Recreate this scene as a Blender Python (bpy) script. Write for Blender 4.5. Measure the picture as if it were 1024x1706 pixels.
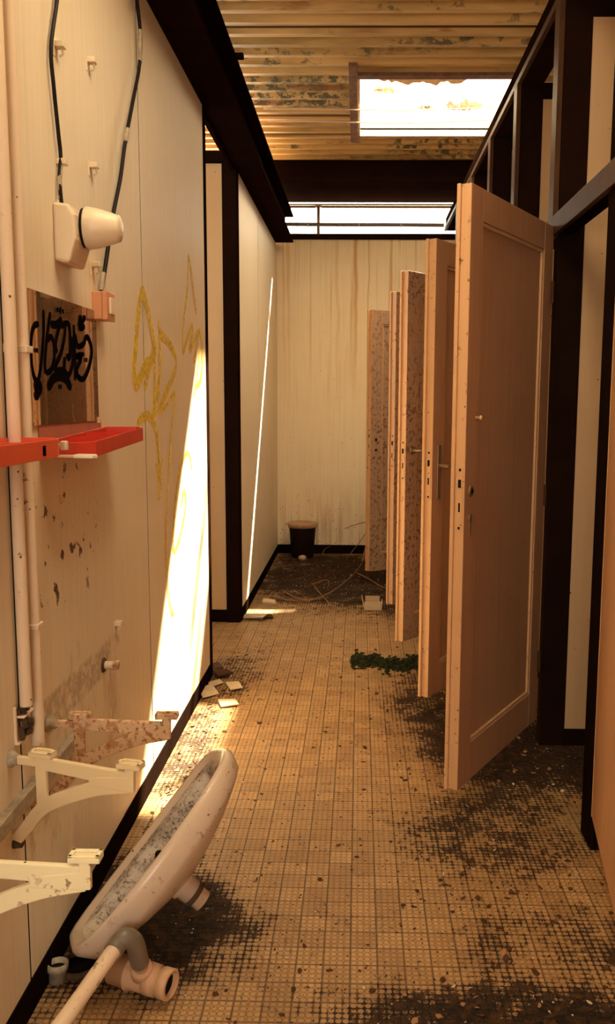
import bpy, math, random
from mathutils import Vector, Matrix
random.seed(7)
S = bpy.context.scene
for o in list(bpy.data.objects): bpy.data.objects.remove(o)
COL = S.collection
PI = math.pi
# ------------------------------------------------------------------ camera
FPX, PX, PY = 1425.5, 570.7, 853.0
PITCH, YAW, ROLL = 0.1294265, 0.0186577, 0.00601450
EYE = Vector((0, 0, 1.35))
_f = Vector((-math.sin(YAW)*math.cos(PITCH), math.cos(YAW)*math.cos(PITCH), -math.sin(PITCH)))
_r0 = Vector((math.cos(YAW), math.sin(YAW), 0)); _u0 = _r0.cross(_f)
_r = _r0*math.cos(ROLL) + _u0*math.sin(ROLL); _u = -_r0*math.sin(ROLL) + _u0*math.cos(ROLL)
cam = bpy.data.cameras.new('camera'); camo = bpy.data.objects.new('camera', cam); COL.objects.link(camo)
cam.sensor_fit = 'AUTO'; cam.sensor_width = 36; cam.lens = FPX/1706*36
cam.shift_x = (512-PX)/1706; cam.shift_y = 0
cam.clip_start = .02; cam.clip_end = 200
camo.matrix_world = Matrix(((_r.x, _u.x, -_f.x, EYE.x), (_r.y, _u.y, -_f.y, EYE.y), (_r.z, _u.z, -_f.z, EYE.z), (0, 0, 0, 1)))
S.camera = camo
def ray(x, y): return _r*((x-PX)/FPX) - _u*((y-PY)/FPX) + _f
def onX(x, y, X): d = ray(x, y); return EYE + d*(X/d.x)
def onY(x, y, Y): d = ray(x, y); return EYE + d*(Y/d.y)
def onZ(x, y, z=0): d = ray(x, y); return EYE + d*((z-EYE.z)/d.z)
# ------------------------------------------------------------------ light
S.view_settings.view_transform = 'Standard'; S.view_settings.look = 'None'
S.view_settings.gamma = 1; S.view_settings.use_curve_mapping = False
S.view_settings.exposure = 0.08
W = bpy.data.worlds.new('sky'); S.world = W; W.use_nodes = True
bg = W.node_tree.nodes['Background']; bg.inputs[0].default_value = (1.0, .915, .77, 1); bg.inputs[1].default_value = 10.0
SUN_DIR = Vector((-.44, -.752, -1.0)).normalized()
sl = bpy.data.lights.new('sun', 'SUN'); sl.energy = 90; sl.angle = math.radians(1.3); sl.color = (1, .91, .74)
so = bpy.data.objects.new('sun', sl); COL.objects.link(so); so.location = (3, 12, 8)
so.rotation_euler = SUN_DIR.to_track_quat('-Z', 'Y').to_euler()
def portal(name, loc, rot, sx, sy):
    l = bpy.data.lights.new(name, 'AREA'); l.shape = 'RECTANGLE'; l.size = sx; l.size_y = sy
    l.cycles.is_portal = True
    o = bpy.data.objects.new(name, l); COL.objects.link(o); o.location = loc; o.rotation_euler = rot
portal('portal_clerestory', (0.6, 7.70, 2.86), (math.radians(90), 0, PI), 2.8, .3)
o = bpy.data.objects['portal_clerestory']; o.rotation_euler = Vector((0, -1, 0)).to_track_quat('-Z', 'Y').to_euler()
portal('portal_skylight', (.42, 5.5, 3.62), (0, 0, 0), 1.3, 1.5)
portal('portal_skylight_near', (-.02, 1.83, 3.4), (0, 0, 0), .85, 1.05)
portal('portal_side', (-2.62, 4.1, 2.32), Vector((1, 0, 0)).to_track_quat('-Z', 'Y').to_euler(), .9, 1.85)
portal('portal_entrance', (-.2, -1.62, 1.65), Vector((0, 1, 0)).to_track_quat('-Z', 'Y').to_euler(), 1.0, 1.3)

# ------------------------------------------------------------------ node helpers
class NT:
    def __init__(s, name):
        s.m = bpy.data.materials.new(name); s.m.use_nodes = True; s.t = s.m.node_tree; s.n = s.t.nodes; s.l = s.t.links
        s.b = s.n['Principled BSDF']; s.out = s.n['Material Output']
        s.tc = s.n.new('ShaderNodeTexCoord'); s.geo = s.n.new('ShaderNodeNewGeometry')
        s.P = s.geo.outputs['Position']; s.O = s.tc.outputs['Object']
    def link(s, a, b):
        if hasattr(a, 'links') or isinstance(a, bpy.types.NodeSocket): s.l.new(a, b)
        else: b.default_value = a
    def math(s, op, a, b=0, c=0):
        n = s.n.new('ShaderNodeMath'); n.operation = op
        s.link(a, n.inputs[0]); s.link(b, n.inputs[1]); s.link(c, n.inputs[2]); return n.outputs[0]
    def noise(s, vec, scale, detail=4, rough=.55, dist=0):
        n = s.n.new('ShaderNodeTexNoise'); s.l.new(vec, n.inputs['Vector']); n.inputs['Scale'].default_value = scale
        n.inputs['Detail'].default_value = detail; n.inputs['Roughness'].default_value = rough; n.inputs['Distortion'].default_value = dist
        return n.outputs['Fac']
    def vor(s, vec, scale, rnd=1):
        n = s.n.new('ShaderNodeTexVoronoi'); s.l.new(vec, n.inputs['Vector']); n.inputs['Scale'].default_value = scale
        n.inputs['Randomness'].default_value = rnd; return n.outputs['Distance'], n.outputs['Color']
    def mapping(s, vec, sc=(1, 1, 1), loc=(0, 0, 0), rot=(0, 0, 0)):
        n = s.n.new('ShaderNodeMapping'); s.l.new(vec, n.inputs[0]); n.inputs['Scale'].default_value = sc
        n.inputs['Location'].default_value = loc; n.inputs['Rotation'].default_value = rot; return n.outputs[0]
    def step(s, v, a, b):      # smooth map a..b -> 0..1
        n = s.n.new('ShaderNodeMapRange'); n.interpolation_type = 'SMOOTHSTEP'; s.link(v, n.inputs[0])
        n.inputs[1].default_value = a; n.inputs[2].default_value = b; return n.outputs[0]
    def mix(s, f, a, b):
        n = s.n.new('ShaderNodeMix'); n.data_type = 'RGBA'
        s.link(f, n.inputs[0])
        for v, i in ((a, 6), (b, 7)):
            if isinstance(v, tuple): n.inputs[i].default_value = (*v[:3], 1)
            else: s.l.new(v, n.inputs[i])
        return n.outputs[2]
    def sep(s, v):
        n = s.n.new('ShaderNodeSeparateXYZ'); s.l.new(v, n.inputs[0]); return n.outputs
    def comb(s, x, y, z=0):
        n = s.n.new('ShaderNodeCombineXYZ'); s.link(x, n.inputs[0]); s.link(y, n.inputs[1]); s.link(z, n.inputs[2]); return n.outputs[0]
    def bump(s, h, strength=.3, dist=.01):
        n = s.n.new('ShaderNodeBump'); n.inputs['Strength'].default_value = strength; n.inputs['Distance'].default_value = dist
        s.l.new(h, n.inputs['Height']); s.l.new(n.outputs[0], s.b.inputs['Normal'])
    def done(s, color, rough=.6, spec=.4, metal=0):
        s.link(color if not isinstance(color, tuple) else (*color[:3], 1), s.b.inputs['Base Color'])
        s.link(rough, s.b.inputs['Roughness']); s.b.inputs['Specular IOR Level'].default_value = spec
        s.b.inputs['Metallic'].default_value = metal; return s.m

def mul(t, *a):
    r = a[0]
    for b in a[1:]: r = t.math('MULTIPLY', r, b)
    return r
def specks(t, vec, scale, size, keep):
    d, c = t.vor(vec, scale)
    m = t.math('LESS_THAN', t.math('ADD', d, t.math('MULTIPLY', t.noise(vec, scale*4), .12)), size+.06)
    k = t.math('LESS_THAN', t.sep(c)[0], keep)
    return mul(t, m, k)

def paint_mat(name, col, vertical_streak=.12, speck=1.0, rust=.0, warm=(.36, .17, .07), rough=.55, chips=0, extra=None, blotch=.25):
    speck *= 1.7; t = NT(name); P = t.P
    st = t.noise(t.mapping(P, (60, 60, 1.6)), 1, 4, .6)
    big = t.noise(P, 2.3, 5, .6)
    c = t.mix(t.math('MULTIPLY', t.step(st, .42, .75), vertical_streak), col, tuple(v*w for v, w in zip(col, (.80, .68, .52))))
    c = t.mix(t.math('MULTIPLY', t.step(big, .45, .75), blotch), c, tuple(v*w for v, w in zip(col, (.80, .70, .58))))
    if rust:
        dr = t.noise(t.mapping(P, (26, 26, .7)), 1, 3, .55, .3)
        lim = t.noise(P, 1.6, 2)
        c = t.mix(mul(t, t.step(dr, .60, .72), t.step(lim, .38, .6), rust), c, warm)
    if speck:
        s1 = specks(t, P, 26, .07, .16*speck); s2 = specks(t, P, 9, .035, .22*speck)
        c = t.mix(t.math('MAXIMUM', s1, s2), c, (.10, .05, .03))
    h = t.noise(t.mapping(P, (160, 160, 40)), 1, 3)
    if chips:
        f = t.noise(P, 42, 6, .7); m2 = t.noise(P, 2.0, 3)
        lo = .60 if chips < 2 else .535
        k = mul(t, t.step(f, lo, lo+.035), t.step(m2, .50-.12*chips, .62))
        c = t.mix(t.math('MULTIPLY', k, .85), c, (.14, .055, .025))
    if extra: c = extra(t, c)
    t.bump(h, .12, .002)
    return t.done(c, rough, .35)

WALLC = (.80, .675, .50)
def boxmask(t, ax1, a0, a1, ax2, b0, b1, soft=.01):
    s_ = t.sep(t.P); u = s_[ax1]; v = s_[ax2]
    return mul(t, t.step(u, a0-soft, a0+soft), t.math('SUBTRACT', 1, t.step(u, a1-soft, a1+soft)),
               t.step(v, b0-soft, b0+soft), t.math('SUBTRACT', 1, t.step(v, b1-soft, b1+soft)))
def wall_left_extra(t, c):
    n = t.noise(t.P, 30, 5, .7)
    m = boxmask(t, 1, 1.86, 2.40, 2, .575, .665, .008)
    c = t.mix(mul(t, m, t.step(n, .35, .6), .75), c, (.36, .27, .17))
    m2 = boxmask(t, 1, 1.3, 2.5, 2, .25, .75, .15)
    c = t.mix(mul(t, m2, t.step(t.noise(t.mapping(t.P, (12, 12, 5)), 1, 6, .7), .52, .68), .6), c, (.42, .26, .15))
    m3 = boxmask(t, 1, 1.85, 2.3, 2, .85, 1.2, .05)
    c = t.mix(mul(t, m3, t.step(t.noise(t.P, 22, 3, .6), .62, .66)), c, (.12, .06, .04))
    return c
def wall_end_extra(t, c):
    # rusty water runs under the sill
    x = t.sep(t.P)[0]; z = t.sep(t.P)[2]
    fade = t.step(z, 1.1, 2.5)
    run = t.noise(t.mapping(t.P, (22, 22, .45)), 1, 4, .6, .2)
    c = t.mix(mul(t, t.step(run, .52, .68), t.step(z, .9, 2.4), .55), c, (.58, .30, .10))
    wob = t.math('MULTIPLY', t.math('SUBTRACT', t.noise(t.mapping(t.P, (3, 3, 2)), 1, 2), .5), .06)
    for x0, w, a in ((-.04, .022, .75), (.07, .012, .5), (-.62, .02, .35), (.27, .012, .5), (-.2, .02, .3)):
        d = t.math('ABSOLUTE', t.math('SUBTRACT', t.math('ADD', x, wob), x0))
        m = t.math('SUBTRACT', 1, t.step(d, w*.3, w))
        c = t.mix(mul(t, m, fade, a), c, (.60, .27, .07))
    low = t.math('SUBTRACT', 1, t.step(z, .1, .75))
    c = t.mix(mul(t, low, t.step(t.noise(t.mapping(t.P, (34, 34, 1.5)), 1, 3), .45, .65), .5), c, (.50, .22, .09))
    c = t.mix(mul(t, low, specks(t, t.P, 34, .16, .5)), c, (.14, .06, .03))
    return c
M = {}
M['wall'] = paint_mat('cream_wall_paint', WALLC, .30, 1, extra=wall_left_extra)
M['wall_far'] = paint_mat('cream_wall_paint_far', WALLC, .30, .8)
M['wall_end'] = paint_mat('stained_wall_paint', (.90, .76, .53), .35, .7, extra=wall_end_extra)
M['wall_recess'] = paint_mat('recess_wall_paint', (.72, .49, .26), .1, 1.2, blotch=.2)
M['partition'] = paint_mat('partition_laminate', (.56, .37, .215), .15, 1.2)
M['door'] = paint_mat('door_paint', (.45, .235, .125), .55, .7, rust=.3, warm=(.30, .15, .08), blotch=.5)
M['door_edge_lit'] = paint_mat('door_edge_paint_lit', (.62, .36, .18), .25, 2.2, chips=1.0, blotch=.3)  # lighter than the door faces: light on the edges put into the colour
M['door_chipped'] = paint_mat('door_paint_chipped', (.44, .28, .18), .5, 1, chips=2.6, blotch=.4)
M['pipe_paint'] = paint_mat('pipe_paint', (.78, .60, .42), .1, 1.5, chips=.9)
M['plastic_cream'] = paint_mat('aged_plastic', (.74, .60, .42), 0, .6, rough=.35, blotch=.3)
M['near_door'] = paint_mat('near_door_paint', (.46, .23, .11), .4, .3, rust=.8, warm=(.22, .09, .04))
def rust_extra(t, c):
    f = t.noise(t.P, 95, 4, .6); g = t.noise(t.P, 30, 3, .6)
    c = t.mix(mul(t, t.step(f, .54, .60), .85), c, (.33, .095, .03))
    return t.mix(mul(t, t.step(g, .56, .62), .6), c, (.38, .14, .05))
M['bracket_rust'] = paint_mat('rusty_enamel', (.66, .44, .25), 0, 0, chips=.6, blotch=.3, extra=rust_extra)
M['bracket_cream'] = paint_mat('cream_enamel', (.80, .64, .38), 0, .5, chips=.5, blotch=.15)
M['bracket_pale'] = paint_mat('pale_enamel', (.86, .76, .50), 0, .2, chips=.3, blotch=.1)
M['ceramic'] = paint_mat('dirty_porcelain', (.66, .52, .40), 0, 1.6, rough=.22, chips=.35, blotch=.4)
def inside_extra(t, c):
    f = t.noise(t.P, 120, 5, .75); g = t.noise(t.P, 14, 3, .6)
    c = t.mix(t.step(g, .35, .65), c, (.34, .27, .21))
    return t.mix(mul(t, t.step(f, .50, .60), t.step(g, .30, .55)), c, (.07, .05, .04))
M['ceramic_inside'] = paint_mat('dirty_bowl_inside', (.62, .53, .44), 0, 1.5, rough=.5, chips=.3, blotch=.5, extra=inside_extra)
M['orange_pvc'] = paint_mat('dusty_orange_plastic', (.60, .36, .21), 0, 1.2, rough=.5, chips=.6)
M['switch'] = paint_mat('switch_bakelite', (.62, .27, .12), 0, .4, rough=.4, chips=.3)

def simple(name, col, rough=.6, spec=.4, metal=0, n=.3, scale=20, bump=.1):
    t = NT(name); f = t.noise(t.P, scale, 5, .65)
    c = t.mix(t.math('MULTIPLY', t.step(f, .35, .7), n), col, tuple(v*.55 for v in col))
    t.bump(f, bump, .004); return t.done(c, rough, spec, metal)
M['steel'] = simple('dark_brown_steel', (.016, .007, .0045), .7, .0, 0, .6, 7)
M['steel_lit'] = simple('lit_brown_steel', (.075, .033, .016), .5, .06, 0, .6, 14)  # lighter steel: light on the corridor-facing faces put into the colour
M['black'] = simple('black_skirting', (.012, .006, .004), .8, .0)
M['blackcable'] = simple('black_cable_sheath', (.012, .008, .006), .5, .15)
M['dark_hole'] = simple('dark_cavity', (.012, .008, .006), .9, .1)
M['red'] = simple('red_plastic', (.62, .045, .022), .38, .45, 0, .35, 9)
M['red_faded'] = simple('faded_red_plastic', (.74, .10, .035), .36, .5, 0, .3, 9)
M['dusty_red'] = simple('dusty_red_plastic', (.44, .17, .10), .7, .2, 0, .4, 14)
M['grey_pvc'] = simple('grey_plastic', (.20, .165, .13), .35, .5)
M['bucket'] = simple('dark_bucket_plastic', (.016, .007, .005), .5, .15)
M['bucket_lid'] = simple('pale_bucket_lid', (.60, .36, .20), .5, .3, 0, .5, 30)
M['brass'] = simple('tarnished_metal', (.33, .22, .13), .35, .5, .6)
M['board'] = simple('pale_board_scrap', (.66, .50, .32), .7, .2, 0, .4, 30)
M['twig'] = simple('dry_twig', (.32, .17, .08), .8, .1)
M['dark_twig'] = simple('dark_stem', (.13, .06, .028), .8, .1)
M['leaf'] = simple('dead_leaf', (.075, .032, .013), .8, .15, 0, .6, 60)
M['chip'] = simple('paint_chip', (.62, .50, .36), .7, .2)
M['wood_stain'] = simple('weathered_trim', (.26, .12, .06), .7, .2, 0, .8, 18)
M['soap'] = simple('pale_card', (.56, .41, .25), .5, .3)
M['mud'] = simple('rubble_crust', (.10, .06, .035), .9, .1, 0, .7, 40, .6)
M['silver_tape'] = simple('worn_grey_tape', (.42, .34, .24), .5, .3, 0, .8, 70)

def mossmat():
    t = NT('moss'); f = t.noise(t.P, 60, 5, .7)
    c = t.mix(t.step(f, .35, .7), (.010, .012, .005), (.045, .046, .014)); t.bump(f, .8, .01); return t.done(c, .9, .1)
M['moss'] = mossmat()

def ceilmat(name, base):
    t = NT(name); P = t.P
    a = t.noise(t.mapping(P, (1.2, 14, 1)), 1, 4, .6)
    c = t.mix(t.step(a, .40, .72), base, tuple(v*w for v, w in zip(base, (.50, .50, .38))))
    pe = t.noise(t.mapping(P, (11, 34, 1)), 1, 6, .72)
    reg = t.noise(t.mapping(P, (1.1, 5.0, 1)), 1, 2, .5)
    c = t.mix(mul(t, t.step(pe, .54, .60), t.step(reg, .50, .62)), c, (.15, .12, .055))
    # the flaking patch beside the skylight
    m = boxmask(t, 0, -.75, -.08, 1, 5.02, 5.55, .06)
    pe2 = t.noise(t.mapping(P, (14, 34, 1)), 1, 6, .75)
    c = t.mix(mul(t, m, t.step(pe2, .46, .54)), c, (.13, .11, .05))
    m = boxmask(t, 0, .2, .86, 1, 6.1, 6.7, .1)
    c = t.mix(mul(t, m, t.step(pe2, .50, .56)), c, (.10, .08, .04))
    ru = t.noise(t.mapping(P, (1.5, 22, 1), (3, 3, 0)), 1, 5, .65)
    c = t.mix(mul(t, t.step(ru, .56, .66), .65), c, (.30, .10, .03))
    yy = t.sep(P)[1]
    for y0_, w_, a_ in ((4.235, .006, .9), (4.435, .007, .95), (4.90, .016, .7), (5.72, .006, .8), (6.10, .012, .6), (4.02, .008, .7), (6.42, .006, .6)):
        d_ = t.math('ABSOLUTE', t.math('SUBTRACT', yy, y0_))
        c = t.mix(mul(t, t.math('SUBTRACT', 1, t.step(d_, w_*.6, w_)), a_), c, (.07, .018, .008))
    t.bump(pe, .2, .003)
    return t.done(c, .6, .3)
M['ceiling'] = ceilmat('corrugated_sheet_paint', (.68, .43, .16))

def floormat():
    t = NT('studded_floor_tile'); P = t.P; s_ = t.sep(P); X, Y = s_[0], s_[1]
    w = .0655
    u = t.math('DIVIDE', t.math('SUBTRACT', X, -.076-50*w), w); v = t.math('DIVIDE', t.math('SUBTRACT', Y, 2.036-50*w), w)
    fu = t.math('FRACT', u); fv = t.math('FRACT', v)
    eu = t.math('ABSOLUTE', t.math('SUBTRACT', fu, .5)); ev = t.math('ABSOLUTE', t.math('SUBTRACT', fv, .5))
    edge = t.math('MAXIMUM', eu, ev)
    wob = t.math('MULTIPLY', t.math('SUBTRACT', t.noise(P, 90, 3), .5), .05)
    grout = t.step(t.math('ADD', edge, wob), .455, .49)
    su = t.math('SUBTRACT', t.math('FRACT', t.math('MULTIPLY', u, 4)), .5); sv = t.math('SUBTRACT', t.math('FRACT', t.math('MULTIPLY', v, 4)), .5)
    r = t.math('SQRT', t.math('ADD', t.math('MULTIPLY', su, su), t.math('MULTIPLY', sv, sv)))
    r = t.math('ADD', r, t.math('MULTIPLY', wob, 1.2))
    stud = t.math('SUBTRACT', 1, t.step(r, .38, .46))          # 1 on the stud
    ring = mul(t, t.step(r, .36, .44), t.math('SUBTRACT', 1, t.step(r, .47, .60)))
    wn = t.n.new('ShaderNodeTexWhiteNoise'); wn.noise_dimensions = '2D'
    t.l.new(t.comb(t.math('FLOOR', u), t.math('FLOOR', v)), wn.inputs['Vector']); tv = wn.outputs['Value']
    base = t.mix(tv, (.35, .195, .078), (.50, .295, .125))
    big = t.noise(P, 1.3, 5, .6)
    base = t.mix(t.math('MULTIPLY', t.step(big, .45, .7), .5), base, (.48, .30, .13))
    # dirt density: worn lane is clean, corners are filthy
    n1 = t.noise(P, 7.5, 8, .68, .3); n2 = t.noise(P, 34, 6, .72, .2); n3 = t.noise(P, 2.4, 4, .6)
    def blob(cx, cy, rx, ry, a):
        dx = t.math('DIVIDE', t.math('SUBTRACT', X, cx), rx); dy = t.math('DIVIDE', t.math('SUBTRACT', Y, cy), ry)
        d = t.math('SQRT', t.math('ADD', t.math('MULTIPLY', dx, dx), t.math('MULTIPLY', dy, dy)))
        return t.math('MULTIPLY', t.math('SUBTRACT', 1, t.step(d, .35, 1.15)), a)
    D = .035
    for b in ((.05, 6.45, 1.2, 1.25, .36), (-.45, 7.3, .5, .3, .12), (.62, 5.4, .5, 1.0, .26), (.45, 3.7, .42, .75, .27), (.62, 3.15, .42, .45, .32), (.42, 2.55, .4, .35, .20),
              (.5, 2.0, .35, .22, .16), (.35, 1.72, .5, .16, .34), (.6, 1.5, .4, .25, .3), (-.60, 2.1, .30, .42, .34), (-.35, 2.0, .2, .25, .18), (-.66, 3.2, .14, .6, .22), (-.62, 4.1, .2, .45, .17),
              (1.1, 3.1, .4, .8, .10), (1.2, 5, .5, 3, .2)):
        D = t.math('ADD', D, blob(*b))
    D = t.math('MULTIPLY', t.math('MINIMUM', D, .42), .74)
    lvl = t.math('ADD', t.math('ADD', t.math('MULTIPLY', n1, .48), t.math('MULTIPLY', n2, .52)), D)
    groove = t.math('MAXIMUM', t.math('SUBTRACT', 1, stud), grout)
    # grime lies in the grooves first
    lvl2 = t.math('ADD', lvl, t.math('MULTIPLY', groove, .075))
    dirt = t.step(lvl2, .65, .74)
    film = t.step(lvl, .42, .82)
    col = t.mix(t.math('MULTIPLY', t.math('MAXIMUM', t.math('MULTIPLY', ring, .62), t.math('MULTIPLY', groove, .22)), 1.0), base, (.15, .075, .035))
    col = t.mix(t.math('MULTIPLY', grout, .85), col, (.09, .045, .022))
    col = t.mix(t.math('MULTIPLY', film, .75), col, (.17, .095, .045))
    green = t.step(t.noise(P, 3.1, 3, .5), .50, .66)
    gm = t.math('ADD', blob(.25, 3.9, .5, .6, .8), blob(.6, 2.4, .5, .7, .55))
    col = t.mix(mul(t, green, gm, .55), col, (.13, .13, .035))
    soil = t.mix(t.step(n2, .42, .66), (.010, .005, .003), (.062, .028, .011))
    col = t.mix(dirt, col, soil)
    fleck = mul(t, specks(t, P, 60, .16, .10), t.step(lvl, .50, .8))
    col = t.mix(fleck, col, (.60, .45, .30))
    h = t.math('ADD', t.math('MULTIPLY', stud, .8), t.math('MULTIPLY', grout, -.9))
    h = t.math('ADD', h, t.math('MULTIPLY', mul(t, dirt, n2), 1.5))
    t.bump(h, .55, .0025)
    ro = t.mix(dirt, (.42, .42, .42), (.85, .85, .85))
    return t.done(col, ro, .22)
M['floor'] = floormat()

def mirrormat():
    t = NT('mirror_glass'); t.b.inputs['Metallic'].default_value = 1
    d = t.step(t.noise(t.P, 26, 6, .7, .6), .55, .72)
    z = t.sep(t.P)[2]
    low = t.math('SUBTRACT', 1, t.step(z, 1.30, 1.45))
    dif = t.n.new('ShaderNodeBsdfDiffuse'); dif.inputs[0].default_value = (.40, .27, .17, 1)
    t.b.inputs['Base Color'].default_value = (.42, .31, .22, 1); t.b.inputs['Roughness'].default_value = .02
    mx = t.n.new('ShaderNodeMixShader')
    t.l.new(t.math('ADD', .12, mul(t, d, t.math('ADD', .10, t.math('MULTIPLY', low, .5)))), mx.inputs[0])
    t.l.new(t.b.outputs[0], mx.inputs[1]); t.l.new(dif.outputs[0], mx.inputs[2]); t.l.new(mx.outputs[0], t.out.inputs[0]); return t.m
M['mirror'] = mirrormat()
def glassmat(name, tint, trans, mottle=0.):
    t = NT(name); tr = t.n.new('ShaderNodeBsdfTransparent'); tr.inputs[0].default_value = (*tint, 1)
    tl = t.n.new('ShaderNodeBsdfTranslucent'); tl.inputs[0].default_value = (.8, .72, .58, 1)
    df = t.n.new('ShaderNodeBsdfDiffuse'); df.inputs[0].default_value = (.75, .68, .55, 1)
    a = t.n.new('ShaderNodeMixShader'); a.inputs[0].default_value = .4
    t.l.new(tl.outputs[0], a.inputs[1]); t.l.new(df.outputs[0], a.inputs[2])
    m = t.n.new('ShaderNodeMixShader')
    f = t.step(t.noise(t.mapping(t.P, (4, 10, 10)), 1, 5, .7), .35, .75)
    t.l.new(t.math('ADD', 1-trans, t.math('MULTIPLY', f, mottle)), m.inputs[0])
    t.l.new(tr.outputs[0], m.inputs[1]); t.l.new(a.outputs[0], m.inputs[2]); t.l.new(m.outputs[0], t.out.inputs[0]); return t.m
M['glass'] = glassmat('wired_window_glass', (.96, .98, .96), .9)
M['poly'] = glassmat('weathered_plastic_glazing', (1, .96, .86), .82, .20)
def paintfilm(name, col, alpha, br=0):
    t = NT(name); t.done(col, .5, .3)
    f = t.step(t.noise(t.P, 55, 4, .6), .25, .6)
    t.l.new(t.math('MULTIPLY', f, alpha), t.b.inputs['Alpha']); return t.m
M['yellow'] = paintfilm('yellow_spray_paint', (.95, .68, .04), .62)
M['blackpaint'] = simple('black_marker_paint', (.006, .004, .004), .8, .0)

# ------------------------------------------------------------------ geometry helpers
class MB:
    def __init__(s): s.v = []; s.f = []; s.m = []; s.sm = []
    def add(s, vs, fs, mi=0, smooth=False):
        o = len(s.v); s.v += [Vector(v) for v in vs]; s.f += [tuple(i+o for i in f) for f in fs]
        s.m += [mi]*len(fs); s.sm += [smooth]*len(fs); return s
    def box(s, x0, x1, y0, y1, z0, z1, mi=0):
        vs = [(x, y, z) for x in (x0, x1) for y in (y0, y1) for z in (z0, z1)]
        return s.add(vs, [(0, 1, 3, 2), (4, 6, 7, 5), (0, 4, 5, 1), (2, 3, 7, 6), (0, 2, 6, 4), (1, 5, 7, 3)], mi)
    def obox(s, c, ax, ay, az, hx, hy, hz, mi=0):
        c = Vector(c); ax, ay, az = (Vector(a).normalized() for a in (ax, ay, az))
        vs = [c+ax*(i*hx)+ay*(j*hy)+az*(k*hz) for i in (-1, 1) for j in (-1, 1) for k in (-1, 1)]
        return s.add(vs, [(0, 1, 3, 2), (4, 6, 7, 5), (0, 4, 5, 1), (2, 3, 7, 6), (0, 2, 6, 4), (1, 5, 7, 3)], mi)
    def prism(s, pts, d, mi=0):   # polygon of 3D points extruded by vector d
        pts = [Vector(p) for p in pts]; n = len(pts); d = Vector(d)
        return s.add(pts+[p+d for p in pts], [tuple(range(n))[::-1], tuple(range(n, 2*n))]+[(i, (i+1) % n, n+(i+1) % n, n+i) for i in range(n)], mi)
    def tube(s, pts, r, n=10, mi=0, cap=True, hollow=False):
        pts = [Vector(p) for p in pts]; rs = r if isinstance(r, (list, tuple)) else [r]*len(pts)
        rings = []; ref = None
        for i, p in enumerate(pts):
            t = (pts[min(i+1, len(pts)-1)]-pts[max(i-1, 0)]).normalized()
            if ref is None: ref = Vector((0, 0, 1)) if abs(t.z) < .9 else Vector((1, 0, 0))
            a = (ref - t*ref.dot(t)); a.normalize(); b = t.cross(a); ref = a
            rings.append([p+(a*math.cos(2*PI*k/n)+b*math.sin(2*PI*k/n))*rs[i] for k in range(n)])
        vs = [v for g in rings for v in g]; fs = []
        for i in range(len(pts)-1):
            for k in range(n): fs.append((i*n+k, i*n+(k+1) % n, (i+1)*n+(k+1) % n, (i+1)*n+k))
        s.add(vs, fs, mi, True)
        if cap:
            s.add(rings[0], [tuple(range(n))[::-1]], mi); s.add(rings[-1], [tuple(range(n))], mi)
        return s
    def lathe(s, c, axis, prof, n=20, mi=0, cap=True):   # prof: (dist along axis, radius)
        c = Vector(c); t = Vector(axis).normalized(); ref = Vector((0, 0, 1)) if abs(t.z) < .9 else Vector((1, 0, 0))
        a = (ref-t*ref.dot(t)).normalized(); b = t.cross(a)
        vs = [c+t*h+(a*math.cos(2*PI*k/n)+b*math.sin(2*PI*k/n))*max(r, 1e-5) for h, r in prof for k in range(n)]
        fs = [(i*n+k, i*n+(k+1) % n, (i+1)*n+(k+1) % n, (i+1)*n+k) for i in range(len(prof)-1) for k in range(n)]
        if cap: fs += [tuple(range(n))[::-1], tuple(range((len(prof)-1)*n, len(prof)*n))]
        return s.add(vs, fs, mi, True)
def dress(o, label=None, cat=None, group=None, kind=None):
    if label: o['label'] = label
    if cat: o['category'] = cat
    if group: o['group'] = group
    if kind: o['kind'] = kind
    return o
def build(name, mb, mats, parent=None, origin=None, bevel=0, smooth=None):
    """vertices are world coordinates; origin = object origin, a part hangs on its parent's origin"""
    org = Vector(parent['_o']) if parent is not None else Vector(origin if origin is not None else (0, 0, 0))
    me = bpy.data.meshes.new(name); me.from_pydata([v-org for v in mb.v], [], mb.f)
    mats = mats if isinstance(mats, (list, tuple)) else [mats]
    for m in mats: me.materials.append(M[m] if isinstance(m, str) else m)
    me.polygons.foreach_set('material_index', mb.m)
    me.polygons.foreach_set('use_smooth', [bool(x) if smooth is None else smooth for x in mb.sm])
    import bmesh
    bm = bmesh.new(); bm.from_mesh(me); bmesh.ops.recalc_face_normals(bm, faces=bm.faces); bm.to_mesh(me); bm.free()
    me.update(); o = bpy.data.objects.new(name, me); COL.objects.link(o)
    if parent is None: o.location = org
    else: o.parent = parent
    o['_o'] = tuple(org)
    if bevel:
        b = o.modifiers.new('bevel', 'BEVEL'); b.width = bevel; b.segments = 2; b.limit_method = 'ANGLE'; b.angle_limit = math.radians(50)
    return o
def thing(name, label, cat, loc, group=None):
    o = bpy.data.objects.new(name, None); COL.objects.link(o); o.location = loc; o['_o'] = tuple(loc); o.empty_display_size = .05
    return dress(o, label, cat, group)
def struct(name, mb, mats, **k): return dress(build(name, mb, mats, **k), kind='structure')
def smoothpath(pts, k=5):
    pts = [Vector(p) for p in pts]; out = []
    for i in range(len(pts)-1):
        p0, p1, p2, p3 = pts[max(i-1, 0)], pts[i], pts[i+1], pts[min(i+2, len(pts)-1)]
        for j in range(k):
            t = j/k
            out.append(.5*((2*p1)+(p2-p0)*t+(2*p0-5*p1+4*p2-p3)*t*t+(3*p1-p0-3*p2+p3)*t**3))
    out.append(pts[-1]); return out
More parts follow.
